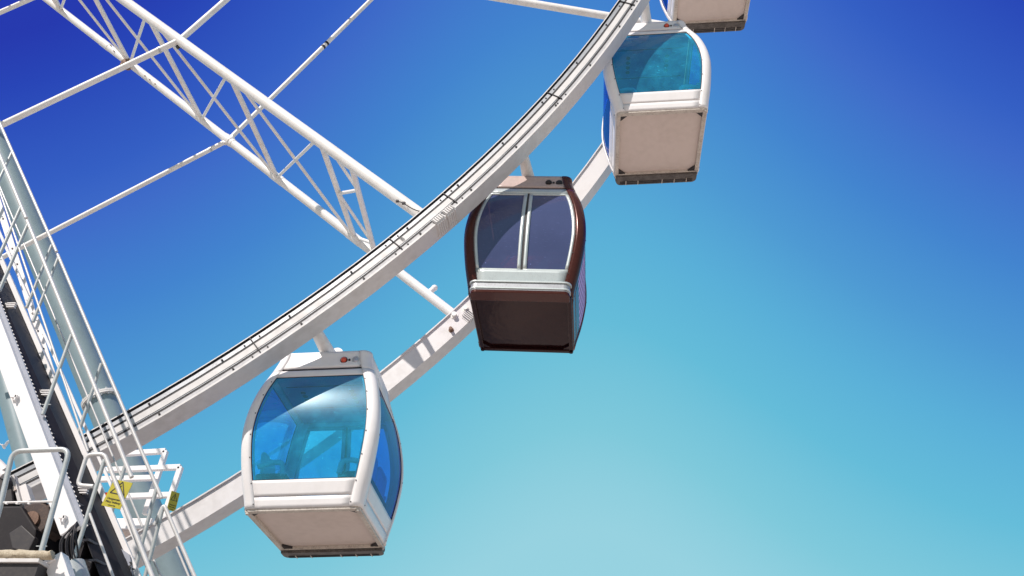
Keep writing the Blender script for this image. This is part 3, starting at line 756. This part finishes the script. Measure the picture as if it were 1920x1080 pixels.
# platform with canvas roll
YP = 7.45
pf = root_at('loading_platform', at(30, 1070, YP)); P = under(pf)
bm = NB(); c0, c1 = at(-120, 1054, YP), at(72, 1053, YP)
zt = c1.z; xl, xr = c0.x-1.5, c1.x
box(bm, ((xl+xr)/2, YP+1.3, zt+.012), (xr-xl, 2.6, .034)); P('deck_edge', bm, M['rim'], bevel=.004)
bm = NB(); box(bm, ((xl+xr)/2, YP+1.33, zt-.09), (xr-xl-.02, 2.6, .16)); P('deck', bm, M['dark'])
for i in range(5):
    bm = NB(); box(bm, (xr-.15-i*.62, YP+1.35, (zt-.2-2.3)/2), (.12, .12, zt-.2+2.3)); P('column', bm, M['dark'])
bm = NB(); box(bm, ((xl+xr)/2, YP+2.45, (zt-2.3)/2-.1), (xr-xl-.04, .06, zt+2.1)); P('back_wall', bm, M['dark'])
tag(pf, 'dark boarding platform with a pale edge in the bottom left corner', 'platform')
bm = NB(); pts = []
for i in range(22):
    p = at(-90+i*9.0, 1041+random.uniform(-1.4,1.4), YP+.03); pts.append(p)
n_ = len(pts); tube(bm, pts, .042, 14)
for v in bm.verts: v.co += Vector((random.uniform(-1,1), random.uniform(-1,1), random.uniform(-1,1)))*.006
cv = obj('canvas_roll', bm, M['canvas'], smooth=60); tag(cv, 'rolled beige canvas lying along the platform edge', 'canvas')

# light box end of the stair foot beam
bx_ = root_at('support_beam', at(115, 1080, 7.7)); P = under(bx_)
bm = NB(); a, b = at(105, 1048, 7.7), at(146, 1170, 7.7); beam(bm, a, b, .17, .14); P('box', bm, M['white'], bevel=.006)
bm = NB(); beam(bm, at(80,1060,7.62), at(104,1046,7.62), .035, .06, Vector((0,1,0))); P('bracket', bm, M['white'])
bm = NB(); beam(bm, at(81,1062,7.62), at(85,1072,7.62), .02, .04); P('bracket_foot', bm, M['dark'])
bm = NB(); cyl(bm, at(134,1062,7.95), at(160,1140,7.95), .12, 24); P('pipe', bm, M['galv'], smooth=40)
tag(bx_, 'short pale box beam sticking up beside the platform at the bottom edge', 'beam')

# black cables hanging between the stair and the beam
cb = root_at('cable_bundle', at(125, 1060, 7.9)); P = under(cb)
for i in range(7):
    j = i*5.5; k_ = random.uniform(-4, 4); yy = 7.86+random.uniform(0,.12); bm = NB()
    pts = [at(146+k_*.6, 982+k_, 7.97), at(134+j*.25, 988+k_, yy), at(113+j*.9, 1008+k_*1.5, yy-.03), at(110+j*1.05+k_, 1034+k_, yy), at(120+j*.9, 1060+k_, yy+.04), at(116+j*1.3, 1100, 8.0)]
    tube(bm, fillet(pts, .12, 5), .0085, 8); P('cable', bm, M['black'], smooth=60)
tag(cb, 'loose bundle of black cables hanging beside the stair foot', 'cables')

# drive unit under the near rim: housing, tyre, motor
YD = 8.55
dr = root_at('drive_unit', at(40, 1000, YD)); P = under(dr)
def polybox(pxs, Y, dep, m, name, parent=None, **k):
    bm = NB(); A_ = [bm.verts.new(at(x, y, Y)) for x, y in pxs]; B_ = [bm.verts.new(at(x, y, Y)+Vector((0, dep, 0))) for x, y in pxs]
    bm.faces.new(A_); bm.faces.new(B_[::-1])
    for q in range(len(pxs)): bm.faces.new((A_[q], A_[(q+1)%len(pxs)], B_[(q+1)%len(pxs)], B_[q]))
    return P(name, bm, m, parent, **k)
polybox([(-90,950),(40,948),(68,992),(56,1090),(-90,1100)], YD, .8, M['soot'], 'housing', bevel=.02)
polybox([(16,1000),(40,984),(66,1008),(52,1036),(22,1028)], YD-.06, .08, M['dark'], 'cover', bevel=.01)
polybox([(-60,878),(6,884),(20,905),(24,946),(-60,948)], YD+.35, .5, M['dark'], 'motor', bevel=.02)
polybox([(30,914),(48,906),(58,938),(38,944)], YD+.45, .12, M['white'], 'bracket', bevel=.005)
polybox([(20,892),(26,890),(40,944),(34,946)], YD+.40, .08, M['rim'], 'arm', bevel=.004)
polybox([(16,916),(26,910),(30,918),(18,924)], YD+.38, .08, M['under'], 'lever', bevel=.004)
bm = NB(); cyl(bm, at(-6,868,YD+.3), at(10,884,YD+.3), .055, 18); cyl(bm, at(3,886,YD+.28), at(8,892,YD+.28), .04, 14); P('knob', bm, M['white'], smooth=40)
bm = NB(); c = at(74, 985, YD+.25)
cyl(bm, c+Vector((0,-.16,0)), c+Vector((0,.16,0)), .20, 36)
ty = P('tyre', bm, M['tyre'], smooth=30, bevel=.02)
for k in range(14):
    th = k*2*math.pi/14; bm = NB(); box(bm, c+Vector((math.cos(th)*.205, 0, math.sin(th)*.205)), (.03,.30,.03), Matrix.Rotation(-th, 3, 'Y')); P('tread_block', bm, M['tyre'], ty)
bm = NB(); cyl(bm, c+Vector((0,-.19,0)), c+Vector((0,-.15,0)), .09, 20); P('rim', bm, M['rust'], ty, smooth=30)
polybox([(92,984),(150,950),(190,1010),(228,1095),(70,1095)], 9.05, .25, M['soot'], 'skirt')
tag(dr, 'dark drive unit with a ribbed tyre below the near rim, behind the grey hoop rail', 'drive unit')

# ------------------------------------------------------------------ white guard frames behind the far rim, signs
def frame_tubes(name, Y, polys, label, r=.040):
    ro = root_at(name, at(*polys[0][-1], Y)); P_ = under(ro)
    for i, pl in enumerate(polys):
        bm = NB()
        for (a, b) in zip(pl, pl[1:]): beam(bm, at(*a, Y+i*.002), at(*b, Y+i*.002), r*2, r*2)
        P_('frame' if i == 0 else 'bar', bm, M['white'], bevel=.006)
    tag(ro, label, 'guard frame', 'white guard frames behind the stair'); return ro
frame_tubes('guard_frame', 12.75, [[(215,852),(311,846),(272,965)], [(188,899),(292,896)]], 'white square-tube guard frame reaching higher, behind the stair end')
frame_tubes('guard_frame', 12.55, [[(190,882),(339,876),(306,975)], [(205,932),(324,928)]], 'white square-tube guard frame with the small yellow sign on its right post')
yb = root_at('cross_beam', at(240, 985, 12.9)); P = under(yb)
bm = NB(); a, b = at(196, 982, 12.9), at(285, 981, 12.9); box(bm, ((a+b)/2)+Vector((0,.35,0)), ((b-a).length, .70, .17)); P('box', bm, M['white'], bevel=.01)
bm = NB(); box(bm, ((a+b)/2)+Vector((0,.35,-.10)), ((b-a).length*.92, .60, .03)); P('soffit', bm, M['under'], bevel=.004)
tag(yb, 'short white beam with a beige soffit between the far rim and the stair', 'beam')

def warning(name, Y, c, ux, uy, w_, h_, label, lines=True):
    ro = root_at(name, c); P_ = under(ro); ux = ux.normalized(); uy = uy.normalized(); nrm = ux.cross(uy)
    Mx = Matrix((ux, uy, nrm)).transposed()
    bm = NB(); box(bm, c, (w_, h_, .006), Mx); P_('plate', bm, M['yellow'], bevel=.002)
    bm = NB(); tc_ = c + uy*h_*.17 + nrm*.0045; s = w_*.40
    tri = [tc_+uy*s*.95, tc_-uy*s*.55-ux*s*.92, tc_-uy*s*.55+ux*s*.92]
    for q in range(3): beam(bm, tri[q], tri[(q+1)%3], w_*.045, .003, nrm)
    # the bolt inside the triangle
    z_ = [tc_+uy*s*.50+ux*s*.06, tc_+uy*s*.02-ux*s*.10, tc_+uy*s*.06+ux*s*.14, tc_-uy*s*.42-ux*s*.02]
    for q in range(3): beam(bm, z_[q], z_[q+1], w_*.035, .003, nrm)
    P_('triangle', bm, M['ink'])
    if lines:
        for i, (s_, sz) in enumerate((('Hengenvaara', .145), ('Pääsy kielletty', .135), ('asiattomilta', .085))):
            q = c + uy*(-h_*.20 - i*h_*.115) + nrm*.0045
            o = text(s_, w_*sz, faceM(q, ux, uy), M['ink'], 'lettering', ro, .001); o.matrix_parent_inverse = ro.matrix_basis.inverted()
    tag(ro, label, 'warning sign', 'yellow warning signs')
    return ro
# sign tied to the lower stair railing: its corners in the photograph are TL(207,897) TR(244,902) BR(231,958) BL(195,949)
YS = YA+.06
tl, tr_, br_, bl_ = at(208,898,YS), at(244,903,YS+.0), at(231,958,YS), at(196,948,YS)
c = (tl+tr_+br_+bl_)/4; ux = ((tr_-tl)+(br_-bl_)); uy = ((tl-bl_)+(tr_-br_)); uy = uy - ux*(uy.dot(ux)/ux.dot(ux))
warning('warning_sign', YS, c, ux, uy, (tr_-tl).length, (tl-bl_).length, 'yellow warning sign with a black triangle and Finnish text, tilted on the stair railing')
c = at(325, 940, 12.45); uy = at(330,922,12.45)-at(321,957,12.45)
warning('warning_sign', 12.45, c, Vector((.35,.93,.1)), uy, .17, uy.length, 'narrow yellow warning sign seen edge-on, on the right post of the white guard frame', lines=True)

# numbered grey plate and small fittings at the stair foot
npl = root_at('number_plate', at(236, 1058, 8.86)); P = under(npl)
bm = NB(); A_ = [at(222,1025,8.86), at(243,1040,8.86), at(252,1100,8.86), at(232,1100,8.86)]
va = [bm.verts.new(p) for p in A_]; vb = [bm.verts.new(p+Vector((0,.02,0))) for p in A_]
bm.faces.new(va); bm.faces.new(vb[::-1])
for q in range(4): bm.faces.new((va[q], va[(q+1)%4], vb[(q+1)%4], vb[q]))
P('plate', bm, M['plate'])
ux = at(246,1064,8.86)-at(233,1060,8.86); uy = at(236,1050,8.86)-at(240,1070,8.86); uy = uy-ux*(uy.dot(ux)/ux.dot(ux))
o = text('23-', .13, faceM(at(240,1062,8.85), ux, uy), M['ink'], 'lettering', npl); o.matrix_parent_inverse = npl.matrix_basis.inverted()
tag(npl, 'grey metal plate marked 23- below the far rim, at the foot of the stair', 'plate')
jb = root_at('junction_box', at(192, 945, 8.97)); P = under(jb)
bm = NB(); box(bm, at(190,944,9.0), (.13,.10,.17), Matrix.Rotation(R(-15),3,'Y')); P('case', bm, M['white'], bevel=.01)
bm = NB(); box(bm, at(197,930,8.92), (.05,.02,.07), Matrix.Rotation(R(-15),3,'Y')); P('sticker', bm, M['amber'])
tag(jb, 'small white junction box with a red sticker, beside the large yellow sign', 'junction box')

# far-away gull in flight at the left edge
gy = 42
b0 = at(7.5, 838, gy)
bm = NB()
def wing(sgn, tipx, tipy, elx, ely):
    root_, el_, tip = b0, at(elx, ely, gy-.1), at(tipx, tipy, gy+.05)
    secs = [(root_, .13, .035), (el_, .12, .028), (tip, .03, .008)]
    prev = None
    for c, ch, th in secs:
        ring_ = [bm.verts.new(c+Vector((0,-ch,0))), bm.verts.new(c+Vector((0,0,th))), bm.verts.new(c+Vector((0,ch,0))), bm.verts.new(c+Vector((0,0,-th)))]
        if prev:
            for q in range(4): bm.faces.new((prev[q], prev[(q+1)%4], ring_[(q+1)%4], ring_[q]))
        prev = ring_
    bm.faces.new(prev)
wing(1, 21, 824, 15, 829); wing(-1, -7, 826, 1, 833)
dome(bm, b0+Vector((0,0,-.01)), .075, Vector((.2,-1,.05)), 2.4); dome(bm, b0+Vector((.04,-.22,.02)), .05, Vector((.2,-1,.0)), 1.2)
for f in bm.faces: f.smooth = True
o = obj('seagull', bm, M['feather']); tag(o, 'tiny white gull gliding with raised wings at the left edge of the sky', 'bird')
